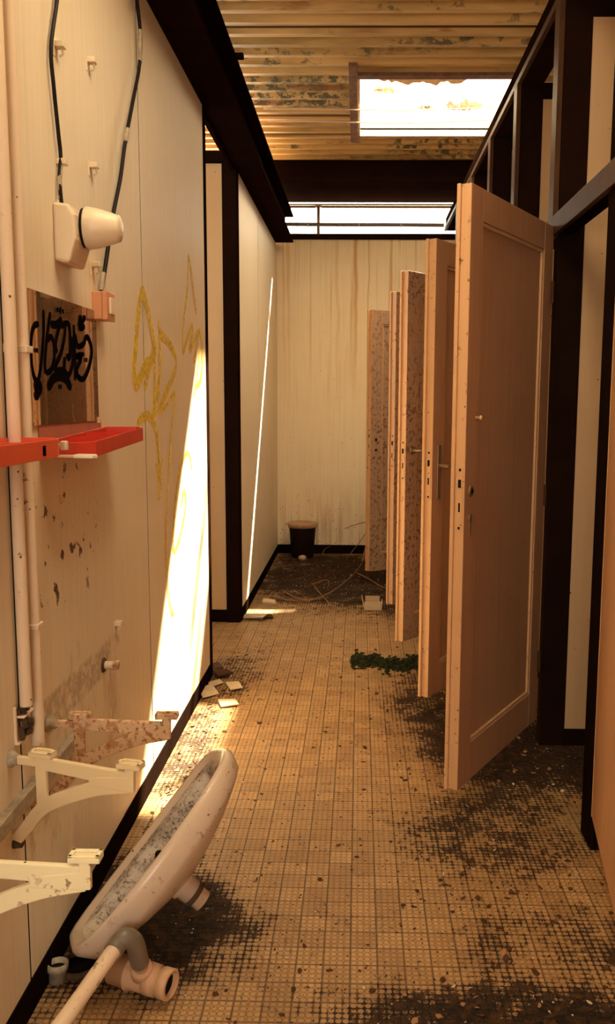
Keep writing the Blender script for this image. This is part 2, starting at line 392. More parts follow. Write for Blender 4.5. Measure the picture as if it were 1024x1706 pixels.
def ribbon(mb, pts, w, nrm, th=.0006, k=5):
    p = smoothpath(pts, k) if len(pts) > 2 else [Vector(q) for q in pts]; n = Vector(nrm)
    L = []
    for i, q in enumerate(p):
        t = (p[min(i+1, len(p)-1)]-p[max(i-1, 0)]).normalized(); s = t.cross(n).normalized()
        e = min(i, len(p)-1-i); ww = w*(.55 if e == 0 else .85 if e == 1 else 1)/2
        L += [q-s*ww, q+s*ww, q-s*ww+n*th, q+s*ww+n*th]
    m = len(p); fs = []
    for i in range(m-1):
        a, b = i*4, (i+1)*4
        fs += [(a, a+1, b+1, b), (a+2, b+2, b+3, a+3), (a, b, b+2, a+2), (a+1, a+3, b+3, b+1)]
    fs += [(0, 2, 3, 1), (m*4-4, m*4-3, m*4-1, m*4-2)]
    mb.add(L, fs)

XW = .716          # half width of the corridor
XL = -XW; YE = 7.5; ZR = 3.13
WB, WT = .075, 2.66
# ------------------------------------------------------------------ room
mb = MB().box(-2.7, 2.15, -1.7, 7.62, -.12, 0); struct('floor', mb, 'floor')
# corrugated ceiling with skylight holes
def corr(y):
    p = .128; a = ((y+.03) % p)/p
    if a < .30: return 0.0
    if a < .42: return (a-.30)/.12
    if a < .88: return 1.0
    return 1-(a-.88)/.12
def roof(mb, x0, x1, y0, y1):
    p = .128; ys = [y0]; k = math.floor(y0/p)-1
    while k*p < y1+p:
        for a in (0, .30, .42, .88):
            y = k*p+a*p-.03
            if y0 < y < y1: ys.append(y)
        k += 1
    ys = sorted(set(ys))+[y1]; vs = []
    for y in ys:
        z = ZR+.036*corr(y+1e-6)
        vs += [(x0, y, z), (x1, y, z), (x0, y, z+.012), (x1, y, z+.012)]
    fs = []
    for i in range(len(ys)-1):
        a, b = i*4, i*4+4; fs += [(a, a+1, b+1, b), (a+2, b+2, b+3, a+3)]
    fs += [(0, 2, 3, 1), (len(vs)-4, len(vs)-3, len(vs)-1, len(vs)-2)]
    mb.add(vs, fs)
SK = (-.012, .862, 5.01, 6.07); SN = (-.45, .40, 1.3, 2.35)
mb = MB()
roof(mb, -2.7, SN[0], -1.7, 7.62); roof(mb, SK[1], 2.15, -1.7, 7.62)
roof(mb, SN[0], SN[1], -1.7, SN[2]); roof(mb, SN[0], SK[0], SN[3], 7.62)
roof(mb, SK[0], SN[1], SN[3], SK[2]); roof(mb, SK[0], SK[1], SK[3], 7.62)
roof(mb, SN[1], SK[1], -1.7, SK[2])
struct('ceiling', mb, 'ceiling')
# left wall of large boards with narrow joints
mb = MB()
for a, b in ((-1.55, -.6), (-.592, .55), (.558, 1.729), (1.738, 2.864), (2.874, 4.02)):
    mb.box(XL-.03, XL, a, b, WB, WT)
mb.box(XL-.06, XL-.045, -1.55, 4.02, WB, WT, 1)
for y_ in (-.596, .554, 1.7335, 2.869): mb.box(XL-.029, XL-.001, y_-.0052, y_+.0052, WB+.001, WT-.001, 1)  # dark strips fill the joints, standing in for the shade in them
wl = struct('wall_left', mb, ['wall', 'dark_hole'])
mb = MB()
for a, b in ((5.165, 6.13), (6.14, 7.5)): mb.box(XL-.03, XL, a, b, WB, WT)
mb.box(XL-.06, XL-.031, 5.165, 7.5, WB, WT, 1).box(XL-.029, XL-.001, 6.1298, 6.1402, WB+.001, WT-.001, 1)  # joint strip coloured dark in place of shade
struct('wall_left_far', mb, ['wall_far', 'dark_hole'])
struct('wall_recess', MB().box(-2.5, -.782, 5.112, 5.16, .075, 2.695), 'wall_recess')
struct('wall_end', MB().box(-.80, 2.05, YE, YE+.10, .079, 2.705), 'wall_end')
struct('wall_right', MB().box(2.05, 2.15, -1.6, 7.6, 0, ZR), 'partition')
mb = MB().box(-2.65, -2.60, -1.6, 7.6, 0, 1.9).box(-2.65, -2.60, -1.6, 7.6, 2.75, ZR).box(-2.65, -2.60, -1.6, 3.2, 1.9, 2.75).box(-2.65, -2.60, 5.0, 7.6, 1.9, 2.75)
struct('wall_side_added', mb, 'wall_far')  # unseen outer wall with window gap, added to cut light on the recess
mb = MB().box(-2.6, -.70, -1.65, -1.55, 0, ZR); mb.box(.30, 2.05, -1.65, -1.55, 0, ZR).box(-.70, .30, -1.65, -1.55, 2.3, ZR).box(-.70, .30, -1.65, -1.55, 0, 1.0)
struct('wall_back', mb, 'wall_far')
struct('baseboard_left', MB().box(XL-.05, XL+.004, -1.55, 4.03, 0, WB), 'black')
struct('baseboard_left_far', MB().box(XL-.05, XL+.003, 5.17, 7.5, 0, WB), 'black')
struct('baseboard_recess', MB().box(-2.5, -.79, 5.10, 5.16, 0, .075), 'black')
struct('baseboard_end', MB().box(-.80, 2.05, YE-.004, YE+.1, 0, .079), 'black')
# wall end trims / posts
mb = MB().box(XL-.06, XL+.002, 4.022, 4.085, 0, WT); struct('trim_1', mb, 'steel')
mb = MB().box(-.80, XL-.002, 5.09, 5.163, 0, 2.70); mb.box(-.722, XL+.003, 5.118, 5.163, .0, 2.66)
struct('trim_2', mb, 'steel')
struct('trim_3', MB().box(-2.5, XL-.03, 5.09, 5.16, 2.697, 2.76), 'steel')
# long roof beam over the left wall: I profile
mb = MB().box(XL-.01, -.566, -1.5, 7.42, 2.665, 2.680)
mb.box(-.648, -.634, -1.5, 7.42, 2.680, 2.87).box(XL-.01, -.566, -1.5, 7.42, 2.87, 2.885)
mb.box(XL-.035, XL-.012, -1.5, 7.42, 2.655, 2.72)
struct('trim_4', mb, 'steel', bevel=.002)
# cross beam in front of the clerestory
mb = MB().box(-.9, 2.05, 6.72, 7.44, 2.995, 3.010); mb.box(-.9, 2.05, 6.72, 6.74, 3.01, ZR+.02).box(-.9, 2.05, 6.70, 6.72, 2.985, 3.02)
struct('trim_5', mb, 'steel', bevel=.002)
# clerestory window
mb = MB().box(-.80, 2.05, YE-.03, YE+.07, 2.705, 2.750).box(-.80, 2.05, YE-.02, YE+.05, 2.972, 2.995)
w1 = struct('window_1', mb, 'steel')
build('pane', MB().box(-.78, 2.05, YE+.02, YE+.025, 2.75, 2.972), 'glass', w1)
mb = MB()
for i in range(18): mb.box(-.70+i*.155, -.6985+i*.155, YE+.014, YE+.018, 2.75, 2.972)
build('glazing_wire', mb, 'steel_lit', w1)
build('mullion', MB().box(-.372, -.348, YE-.035, YE+.0, 2.74, 2.99).box(-.385, -.335, YE-.04, YE+.0, 2.965, 2.985), 'wood_stain', w1)
build('header_strip', MB().box(-.80, 2.05, YE-.05, YE-.03, 2.975, 2.985), 'door_edge_lit', w1)
t_ = thing('pipe', 'peeling dark pipe running across the high window strip of the end wall', 'pipe', (.0, YE-.06, 2.82))
build('tube', MB().tube([(-.72, YE-.06, 2.818), (.695, YE-.06, 2.814)], .016, 12), 'grey_pvc', t_)
mb = MB()
for x in (-.45, -.02, .33): build('coupling', MB().lathe((x, YE-.06, 2.816), (1, 0, 0), [(0, .018), (.012, .018)], 12), 'chip', t_)
# skylight
x0, x1, y0, y1 = SK
mb = MB(); zc = ZR+.10; e = .012
mb.box(x0-e, x0, y0-e, y1+e, ZR-.004, zc); mb.box(x1, x1+e, y0-e, y1+e, ZR-.004, zc)
mb.box(x0-e, x1+e, y1, y1+e, ZR-.004, zc); mb.box(x0-e, x1+e, y0-e, y0, ZR-.004, zc)
w2 = struct('window_2', mb, 'wall_far')
ix, iy, zt = .17, .24, zc+.26
b = [(x0-.01, y0-.01, zc), (x1+.01, y0-.01, zc), (x1+.01, y1+.01, zc), (x0-.01, y1+.01, zc)]
tt = [(x0+ix, y0+iy, zt), (x1-ix, y0+iy, zt), (x1-ix, y1-iy, zt), (x0+ix, y1-iy, zt)]
mb = MB()
for i in range(4):
    j = (i+1) % 4; q = [Vector(b[i]), Vector(b[j]), Vector(tt[j]), Vector(tt[i])]
    n = (q[1]-q[0]).cross(q[3]-q[0]).normalized()*.004; mb.prism(q, n)
mb.prism([Vector(q) for q in tt], (0, 0, .004))
build('pane', mb, 'poly', w2)
random.seed(3)
def slope(x, k): return Vector((x, (y1+.01)+((y1-iy)-(y1+.01))*k-.006, zc+(zt-zc)*k-.004))
def patch(x0_, x1_, k0, k1, jag):
    n = 26; lo = []; hi = []
    for i in range(n+1):
        x = x0_+(x1_-x0_)*i/n; e = min(1, min(i, n-i)/3)
        lo.append(slope(x, k0+(k1-k0)*(.5-.5*e)+random.gauss(0, jag)*e)); hi.append(slope(x, k1-(k1-k0)*(.5-.5*e)*.9+random.gauss(0, jag)*e))
    mb.prism(lo+hi[::-1], (0, -.002, -.002))
mb = MB(); patch(.10, .69, .70, .84, .025)
build('dirt_crust', mb, 'mud', w2)
mb = MB(); patch(.06, .22, .52, .62, .03); build('dirt_crust', mb, 'silver_tape', w2)
mb = MB(); patch(.55, .80, .22, .36, .05); build('dirt_crust', mb, 'silver_tape', w2)
mb = MB(); patch(.36, .48, .22, .29, .03); build('dirt_crust', mb, 'silver_tape', w2)
# skylight boards below the sheet
t_ = struct('trim_6', MB().box(x0-.062, x0-.014, 4.80, 6.16, ZR-.022, ZR-.002), 'wood_stain', bevel=.002)
struct('trim_7', MB().box(x0-.012, x1+.02, y0-.07, y0-.01, ZR-.02, ZR-.002), 'wood_stain', bevel=.002)
# second skylight, above the near end of the corridor
a0, a1, c0, c1 = SN
mb = MB().box(a0-e, a0, c0-e, c1+e, ZR, zc+.05).box(a1, a1+e, c0-e, c1+e, ZR, zc+.05).box(a0-e, a1+e, c1, c1+e, ZR, zc+.05).box(a0-e, a1+e, c0-e, c0, ZR, zc+.05)
w3 = struct('window_3', mb, 'wall_far')
build('pane', MB().box(a0-e, a1+e, c0-e, c1+e, zc+.05, zc+.055), 'poly', w3)
# thin wires slung under the sheet across the skylight
for i, (y, lab) in enumerate(((182, 'upper of the two thin wires slung across the skylight opening'), (203, 'lower of the two thin wires slung across the skylight opening'))):
    z = 3.10; p = onZ(600, y, z)
    mb = MB().tube(smoothpath([(-.60, p.y+.03, z+.012), (-.2, p.y, z), (.3, p.y+.01, z-.004), (.80, p.y-.02, z+.004)], 4), .0042, 6)
    dress(build('wire', mb, 'pipe_paint', origin=(-.6, p.y, z)), lab, 'wire')
# small dark steel ends poking out from the long beam
for (px, py, ln, lab) in ((365, 92, .11, 'short flat steel bar jutting from the long roof beam, nearest the camera'), (418, 226, .08, 'short rusted steel stub jutting from the long roof beam near the cross beam')):
    p = onZ(px, py, 2.9)
    dress(build('steel_bar', MB().box(-.66, p.x+ln, p.y-.018, p.y+.018, 2.886, 2.905), 'steel', origin=(-.66, p.y, 2.886)), lab, 'bar')
# ------------------------------------------------------------------ toilet stalls
XF = .70           # outer face of the stall frame
HY = [3.26, 4.10, 4.90, 5.70, 6.50]
ordn = ['nearest', 'second from the camera', 'third from the camera', 'fourth from the camera', 'farthest']
def stall_frame(y, label, group=None, rail_to=None):
    t = thing('stall_frame', label, 'frame', (XF+.06, y, 0), group)
    build('post', MB().box(XF+.022, XF+.120, y, y+.055, 0, 2.78), 'steel', t, bevel=.002)
    build('jamb', MB().box(XF, XF+.020, y-.004, y+.075, 1.95, 2.78), 'steel_lit', t, bevel=.002)
    return t
for i, y in enumerate(HY):
    stall_frame(y, 'dark steel stall post behind the %s open cubicle door' % ordn[i].replace('from the camera', 'nearest').replace('nearest nearest', 'nearest'))
    t = thing('stall_partition', 'cream cubicle partition board behind the %s open door' % ordn[i].replace('from the camera', 'nearest'), 'partition', (1.4, y+.03, 0))
    build('panel', MB().box(XF+.118, 2.04, y+.004, y+.045, .068, 2.71), 'partition', t)
    build('skirting', MB().box(XF+.118, 2.04, y-.002, y+.048, 0, .068), 'black', t)
    build('cap_rail', MB().box(XF+.118, 2.04, y-.0, y+.05, 2.71, 2.78), 'steel', t)
# lintel rails over the door openings, one per stall
rails = [(2.575, 3.262)]+[(a+.08, b) for a, b in zip(HY[:-1], HY[1:])]+[(6.58, 7.49)]
labs = ['dark steel lintel rail crossing the right edge, over the nearest stall opening', 'steel lintel rail hidden behind the nearest open door, second stall',
        'steel lintel rail over the third stall opening', 'steel lintel rail over the fourth stall opening', 'steel lintel rail over the fifth stall opening', 'steel lintel rail over the last stall by the end wall']
for (a, b), lab in zip(rails, labs):
    if a < 3: a = 1.7
    t = thing('lintel_rail', lab, 'rail', (XF+.02, (a+b)/2, 1.96))
    build('face', MB().box(XF, XF+.018, a, b, 1.952, 2.024), 'steel_lit', t, bevel=.002)
    build('channel', MB().box(XF+.018, XF+.075, a, b, 1.958, 2.018), 'steel', t)
t = thing('head_rail', 'long brown steel head rail running over all the cubicles to the end wall', 'rail', (XF+.03, 4.5, 2.78))
build('face', MB().box(XF, XF+.02, -1.5, 7.48, 2.772, 2.800), 'steel_lit', t, bevel=.002)
build('channel', MB().box(XF+.02, XF+.12, -1.5, 7.48, 2.776, 2.83), 'steel', t)
build('upper_angle', MB().box(XF+.012, XF+.10, -1.5, 7.48, 2.83, 2.875), 'steel', t)
# post that carries the half shut door at the right edge
t = thing('stall_frame', 'dark steel post beside the half shut door at the right edge', 'frame', (.77, 2.5, 0))
build('post', MB().box(.722, .80, 2.46, 2.56, 0, 2.78), 'steel', t); build('jamb', MB().box(XF+.012, .726, 2.46, 2.575, 0, 2.78), 'black', t)
t = thing('stall_partition', 'cubicle partition behind the half shut door at the right edge', 'partition', (1.4, 2.4, 0))
build('panel', MB().box(.80, 2.04, 2.47, 2.51, .068, 2.71), 'partition', t); build('skirting', MB().box(.80, 2.04, 2.46, 2.515, 0, .068), 'black', t)

def door(fx, fy, hx, hy, label, mats=('door', 'door_edge_lit'), handle=None, worn=False, hideparts=False):
    """free front corner (fx,fy) -> hinge front corner (hx,hy); front = the face turned to the camera's right"""
    Z0, Z1 = .112, 1.985
    F = Vector((fx, fy, 0)); H = Vector((hx, hy, 0)); d = (H-F).normalized(); wd = (H-F).length
    H = H-d*.016; wd -= .016; n = Vector((d.y, -d.x, 0))        # out of the visible face
    t = thing('stall_door', label, 'door', (hx, hy, Z0), 'cubicle doors standing open')
    up = Vector((0, 0, 1)); T = .031
    def slab(mb, a0, a1, z0, z1, n0, n1, mi=0):
        c = F+d*((a0+a1)/2)+up*((z0+z1)/2)+n*((n0+n1)/2)
        mb.obox(c, d, n, up, (a1-a0)/2, abs(n1-n0)/2, (z1-z0)/2, mi)
    m0, m1 = mats
    st = .092; tr = .095; br = .13
    mb = MB(); slab(mb, 0, st, Z0, Z1, -T, 0); build('stile', mb, m0, t, bevel=.002)
    mb = MB(); slab(mb, wd-st, wd, Z0, Z1, -T, 0); build('stile', mb, m0, t, bevel=.002)
    mb = MB(); slab(mb, st, wd-st, Z1-tr, Z1, -T, -.0005); build('top_rail', mb, m0, t, bevel=.002)
    mb = MB(); slab(mb, st, wd-st, Z0, Z0+br, -T, -.0005); build('bottom_rail', mb, m0, t, bevel=.002)
    mb = MB(); slab(mb, st-.005, wd-st+.005, Z0+br-.005, Z1-tr+.005, -T+.008, -.012); build('panel', mb, m0, t)
    # moulding around the panel
    mb = MB()
    for (a, b, z0, z1) in ((st, st+.012, Z0+br, Z1-tr), (wd-st-.012, wd-st, Z0+br, Z1-tr), (st, wd-st, Z0+br, Z0+br+.012), (st, wd-st, Z1-tr-.012, Z1-tr)):
        slab(mb, a, b, z0, z1, -.013, -.004)
    build('moulding', mb, m1, t, bevel=.003)
    # rebated lip on the far side and edge strip in the lighter, lit paint tone
    mb = MB(); slab(mb, -.012, wd, Z0, Z1, -T-.012, -T); build('rebate_lip', mb, m1, t, bevel=.002)
    mb = MB(); slab(mb, -.0012, .0, Z0+.001, Z1-.001, -T, -.001); build('edge_strip', mb, m1, t)
    lz = 1.052
    mb = MB(); slab(mb, -.0035, -.001, lz-.10, lz+.10, -.026, -.006); lp = build('lock_plate', mb, 'door_edge_lit', t, bevel=.0005)
    mb = MB(); slab(mb, -.0045, -.003, lz+.035, lz+.06, -.021, -.011); slab(mb, -.0042, -.003, lz-.04, lz-.012, -.019, -.013)
    for q in (-.09, .09): slab(mb, -.0042, -.003, lz+q-.004, lz+q+.004, -.019, -.012)
    build('latch_slot', mb, 'dark_hole', lp)
    if handle == 'lever':
        c = F+d*.05+up*lz
        mb = MB(); slab(mb, .036, .062, lz-.10, lz+.12, 0, .006); hp = build('handle_plate', mb, 'brass', t, bevel=.002)
        mb = MB().tube([c+up*.035+n*.004, c+up*.035+n*.05], .009, 12); 
        mb.tube(smoothpath([c+up*.035+n*.048, c+up*.033+n*.054+d*.04, c+up*.036+n*.056+d*.085, c+up*.04+n*.052+d*.11], 4), [.009]*4+[.008]*4+[.008]*4+[.007], 10)
        build('lever', mb, 'brass', hp)
    elif handle == 'bent':
        c = F+d*.05+up*(lz+.05)
        mb = MB().lathe(c, n, [(0, .022), (.006, .020), (.008, .012)], 16); hp = build('rosette', mb, 'brass', t)
        mb = MB().tube(smoothpath([c, c+n*.045, c+n*.06+d*.03-up*.004, c+n*.062+d*.09-up*.035, c+n*.058+d*.11-up*.06], 4), .009, 10)
        build('lever', mb, 'brass', hp)
    elif handle == 'torn':
        c = F+d*.045+up*(lz+.022)
        mb = MB().lathe(c, n, [(0, .019), (.004, .017), (.005, .010), (.001, .009), (.0008, .001)], 16); build('rosette', mb, 'brass', t)
        mb = MB().lathe(c+n*.0006, n, [(0, .009), (.006, .008)], 10); build('spindle_hole', mb, 'dark_hole', t)
        mb = MB(); mb.lathe(c-up*.085, n, [(0, .014), (.003, .012)], 14); mb.obox(c-up*.115+n*.001, d, n, up, .006, .002, .025); build('keyhole_plate', mb, 'brass', t)
        mb = MB().lathe(F+d*.072+up*1.30, n, [(0, .005), (.012, .004), (.014, .008), (.02, .006)], 10); build('coat_hook', mb, 'door_edge_lit', t)
    else:
        c = F+d*.045+up*(lz+.02)
        mb = MB().lathe(c, n, [(0, .010), (.0015, .010)], 12); mb.lathe(c-up*.075, n, [(0, .009), (.0015, .009)], 12); build('lock_hole', mb, 'dark_hole', t)
    mb = MB()
    for z in (.35, 1.0, 1.75): build('hinge', MB().tube([H-d*.01+n*.006+up*(z-.04), H-d*.01+n*.006+up*(z+.04)], .006, 8), 'steel_lit', t)
    return t
door(.324, 2.612, .713, 3.26, 'nearest open cubicle door, wide brown panel with torn off handle', handle='torn')
door(.298, 3.476, .713, 4.09, 'second nearest open cubicle door, with straight lever handle on long plate', handle='lever')
door(.235, 4.315, .713, 4.895, 'third open cubicle door, flaking paint and drooping bent lever handle', mats=('door_chipped', 'door_edge_lit'), handle='bent')
door(.212, 5.13, .713, 5.695, 'fourth open cubicle door, showing only its narrow lit edge', mats=('door_chipped', 'door_edge_lit'))
door(.082, 6.15, .713, 6.515, 'farthest open cubicle door, heavily peeling, by the end wall', mats=('door_chipped', 'door_edge_lit'))
# half shut door at the right edge of the view
t = thing('stall_door', 'rust brown half shut cubicle door cut off by the right edge', 'door', (.709, 2.45, .112), 'cubicle doors standing open')
d = Vector((.628-.709, 1.938-2.451, 0)).normalized(); n = Vector((d.y, -d.x, 0)); n = n if n.x < 0 else -n
c0 = Vector((.709, 2.451, 0)); up = Vector((0, 0, 1))
def nd(mb, a0, a1, z0, z1, n0, n1): mb.obox(c0+d*((a0+a1)/2)+up*((z0+z1)/2)+n*((n0+n1)/2), d, n, up, (a1-a0)/2, abs(n1-n0)/2, (z1-z0)/2)
mb = MB(); nd(mb, 0, .75, .112, 1.94, -.035, 0); build('leaf', mb, 'near_door', t, bevel=.002)
mb = MB(); nd(mb, -.004, 0, .112, 1.94, -.034, .001); build('edge_strip', mb, 'door_edge_lit', t)
mb = MB()
for z in (.3, 1.22): build('hinge', MB().tube([c0-n*.01+up*(z-.04)-d*.006, c0-n*.01+up*(z+.04)-d*.006], .005, 8), 'brass', t)

# ------------------------------------------------------------------ fittings on the left wall
EX = Vector((1, 0, 0))
def wp(x, y, off=0): return onX(x, y, XL+off)
# graffiti
mb = MB()
def G1(pts, w, off=.0012): ribbon(mb, [wp(200+x/2.5875, 400+y/2.585, off) for x, y in pts], w*2.1, EX)
G1([(95, 205), (80, 300), (68, 430), (60, 560), (68, 625), (100, 560), (125, 520)], .022)
G1([(95, 205), (120, 300), (145, 440), (148, 480), (125, 540), (105, 640)], .022, .0020)
G1([(170, 340), (175, 400), (215, 450), (240, 510), (235, 570), (200, 650), (165, 740)], .016, .0014)
G1([(170, 360), (172, 560), (160, 700)], .014, .0022)
G1([(148, 460), (148, 640), (143, 770)], .014, .0016); G1([(178, 500), (160, 660), (150, 760)], .012, .0018)
G1([(75, 800), (90, 765), (125, 755), (150, 800), (163, 880), (170, 1000), (172, 1060), (168, 1120)], .015, .0024)
G1([(155, 960), (170, 1060)], .010, .0026); G1([(183, 930), (172, 1060)], .010, .0028)
G1([(165, 750), (200, 710), (235, 655), (232, 720), (215, 900), (200, 1200), (200, 1400), (215, 1560), (235, 1620)], .009, .0030)
G1([(310, 990), (300, 930), (285, 920), (260, 980), (240, 1100), (230, 1250), (232, 1340), (255, 1290), (278, 1180), (283, 1110), (275, 1080), (262, 1150)], .012)
G1([(295, 60), (290, 200), (275, 350), (270, 480), (285, 440), (308, 370), (312, 400), (300, 480), (340, 390), (325, 480), (318, 530)], .012)
G1([(295, 60), (312, 180), (330, 320)], .014, .0020)
G1([(340, 380), (352, 440), (354, 520), (348, 600), (330, 630)], .014, .0022); G1([(345, 450), (335, 560), (318, 680)], .010, .0026)
build('yellow_graffiti', mb, 'yellow', wl)['label'] = 'faint yellow spray paint scrawl'
# water pipes
def vpipe(px, py, y0, z0, z1, r, lab, knob=False):
    p = onX(px, py, XL+r+.006); o = thing('wall_pipe', lab, 'pipe', (p.x, p.y, z0), 'painted pipes on the left wall')
    build('tube', MB().tube([(p.x, p.y, z0), (p.x, p.y, z1)], r, 16), 'pipe_paint', o); return o, p
o, pa = vpipe(17, 560, 0, .708, 2.655, .0125, 'cream painted wall pipe nearest the left edge of the picture')
o, pb = vpipe(36, 560, 0, .60, 2.655, .0135, 'cream painted wall pipe beside the mirror, with a strap clip')
mb = MB().box(XL, pb.x+.016, pb.y-.018, pb.y+.018, 1.444, 1.458); mb.box(XL, XL+.003, pb.y-.05, pb.y+.03, 1.442, 1.460)
build('strap_clip', mb, 'plastic_cream', o, bevel=.002)
build('strap_clip', MB().box(XL, pb.x+.016, pb.y-.018, pb.y+.018, .86, .872), 'plastic_cream', o, bevel=.002)
# cables
mb = MB().tube(smoothpath([wp(x, y, o_) for x, y, o_ in ((101, -60, .014), (95, 0, .012), (85, 80, .010), (90, 150, .010), (97, 220, .010), (101, 262, .010), (99, 300, .010), (104, 352, .016))], 5), .0048, 8)
c1 = thing('electric_cable', 'black cable hanging down the wall into the lamp', 'cable', tuple(wp(97, 220, .01)))
build('sheath', mb, 'blackcable', c1)
build('bare_sleeve', MB().tube([wp(101, 276, .010), wp(99, 300, .010), wp(100.5, 332, .011)], .0058, 8), 'silver_tape', c1)
mb = MB().tube(smoothpath([wp(x, y, o_) for x, y, o_ in ((222, -60, .02), (228, 0, .02), (234, 60, .02), (232, 110, .02), (222, 165, .02), (208, 240, .018), (200, 300, .016), (188, 360, .014), (176, 440, .010), (168, 492, .012))], 5), .0060, 8)
c2 = thing('electric_cable', 'black cable curving down from the beam to the brown wall switch', 'cable', tuple(wp(208, 240, .02)))
build('sheath', mb, 'blackcable', c2)
for a, b in (((233, 50), (233, 104)), ((172, 455), (168.5, 484)), ((212.5, 215), (209, 236))):
    build('bare_sleeve', MB().tube([wp(*a, .02 if a[1] < 400 else .0115), wp(*b, .02 if a[1] < 400 else .0115)], .0070, 8), 'silver_tape', c2)
# cable clips and hooks
def clip(px, py, lab, hook=False, g='small cream clips on the left wall'):
    p = wp(px, py); t = thing('cable_clip', lab, 'clip', tuple(p), g)
    build('body', MB().box(p.x, p.x+.022, p.y-.012, p.y+.012, p.z-.007, p.z+.007), 'plastic_cream', t, bevel=.002)
    if hook:
        build('nail', MB().tube([(p.x+.014, p.y+.004, p.z-.004), (p.x+.016, p.y+.006, p.z-.018), (p.x+.008, p.y+.004, p.z-.024)], .003, 6), 'plastic_cream', t)
        build('base_plate', MB().box(p.x, p.x+.002, p.y-.016, p.y-.008, p.z-.028, p.z+.007), 'plastic_cream', t)
clip(92, 75, 'small cream clip holding the lamp cable, near the picture top', True)
clip(96, 270, 'small cream clip on the lamp cable, just above the lamp')
clip(146, 101, 'upper empty cream hook between the two cables', True)
clip(150, 276, 'lower empty cream hook between the two cables', True)
clip(154, 441, 'cream clip just above the brown wall switch', True)
clip(192, 1038, 'empty cream clip on the lower wall above the tap stub', True)
# wall lamp
t = thing('wall_lamp', 'cream wall lamp with a stubby cone pointing into the corridor', 'lamp', (XL, 2.12, 1.67))
mb = MB(); ya, yb = 2.045, 2.165
prof = [(XL, 1.805), (XL+.035, 1.80), (XL+.052, 1.775), (XL+.052, 1.72), (XL+.034, 1.665), (XL, 1.672)]
mb.prism([(x, ya, z) for x, z in prof], (0, yb-ya, 0)); build('base', mb, 'plastic_cream', t, bevel=.007)
build('collar', MB().lathe((XL+.05, 2.115, 1.757), (1, .05, 0), [(0, .046), (.008, .046)], 24), 'dark_hole', t)
build('cone', MB().lathe((XL+.056, 2.115, 1.757), (1, .06, 0), [(0, .047), (.004, .050), (.03, .046), (.065, .036), (.072, .033), (.080, .031), (.084, .024), (.085, .0)], 28), 'plastic_cream', t)
# switch
t = thing('wall_switch', 'brown box switch on the wall beside the mirror', 'switch', (XL, 2.355, 1.56))
build('box', MB().box(XL, XL+.026, 2.322, 2.40, 1.562, 1.636), 'switch', t, bevel=.003)
build('cover', MB().box(XL+.0265, XL+.040, 2.322, 2.40, 1.561, 1.637), 'switch', t, bevel=.002)
build('rocker', MB().box(XL+.040, XL+.046, 2.342, 2.380, 1.578, 1.622), 'plastic_cream', t, bevel=.002)
# mirror
q = [wp(42, 483, .001), wp(157, 517, .001), wp(158, 700, .001), wp(50, 712, .001)]
my0, my1, mz0, mz1 = 1.862, 2.335, 1.292, 1.585
t = thing('wall_mirror', 'frameless wall mirror with a black marker tag on it', 'mirror', (XL, 2.1, mz0))
build('glass', MB().box(XL+.001, XL+.006, my0, my1, mz0, mz1), 'mirror', t)
mb = MB(); kk = [0]
def G2(pts, w):
    kk[0] += 1; ribbon(mb, [wp(30+x/4.452, 460+y/4.452, .0062+.00012*kk[0]) for x, y in pts], w, EX, .0004, 5)
a = .0145
G2([(155, 355), (120, 370), (100, 450), (97, 560), (105, 680), (125, 760), (148, 775), (165, 700), (180, 560), (190, 400), (188, 250)], a)
G2([(240, 270), (225, 380), (210, 500), (200, 640), (205, 725)], a); G2([(215, 480), (245, 450), (265, 500), (270, 600), (250, 690), (210, 720)], a)
G2([(245, 355), (285, 360), (325, 320)], a*1.3); G2([(325, 320), (300, 400), (280, 500), (290, 570)], a)
G2([(325, 380), (350, 350), (345, 450), (320, 570), (275, 690), (345, 690)], a)
G2([(350, 350), (380, 365), (388, 480), (385, 600), (365, 590), (385, 620)], a); G2([(350, 600), (345, 690), (375, 735), (400, 680), (410, 600), (405, 450)], a)
G2([(415, 360), (425, 600), (425, 775)], a*.8)
G2([(425, 430), (445, 520), (490, 500), (500, 465), (520, 455), (545, 520), (545, 600), (520, 700), (485, 765), (445, 740), (440, 680), (470, 610), (430, 595), (490, 578)], a)
G2([(225, 835), (260, 765), (310, 743), (360, 765), (395, 835)], a*1.6)
G2([(465, 290), (460, 340), (455, 380)], a); G2([(500, 300), (475, 345), (455, 385)], a); G2([(455, 385), (475, 388), (495, 372)], a)
G2([(130, 825), (155, 800), (168, 830), (150, 870), (135, 905)], a*1.4)
for x, y in ((315, 820), (138, 550), (507, 622), (380, 600), (292, 250), (312, 247), (331, 262)):
    G2([(x, y-16), (x+1, y), (x, y+16)], .014)
build('marker_tag', mb, 'blackpaint', t)['label'] = 'black marker graffiti tag'
build('mirror_clip', MB().box(XL+.001, XL+.009, my1-.012, my1+.006, mz0-.006, mz0+.010), 'plastic_cream', t)
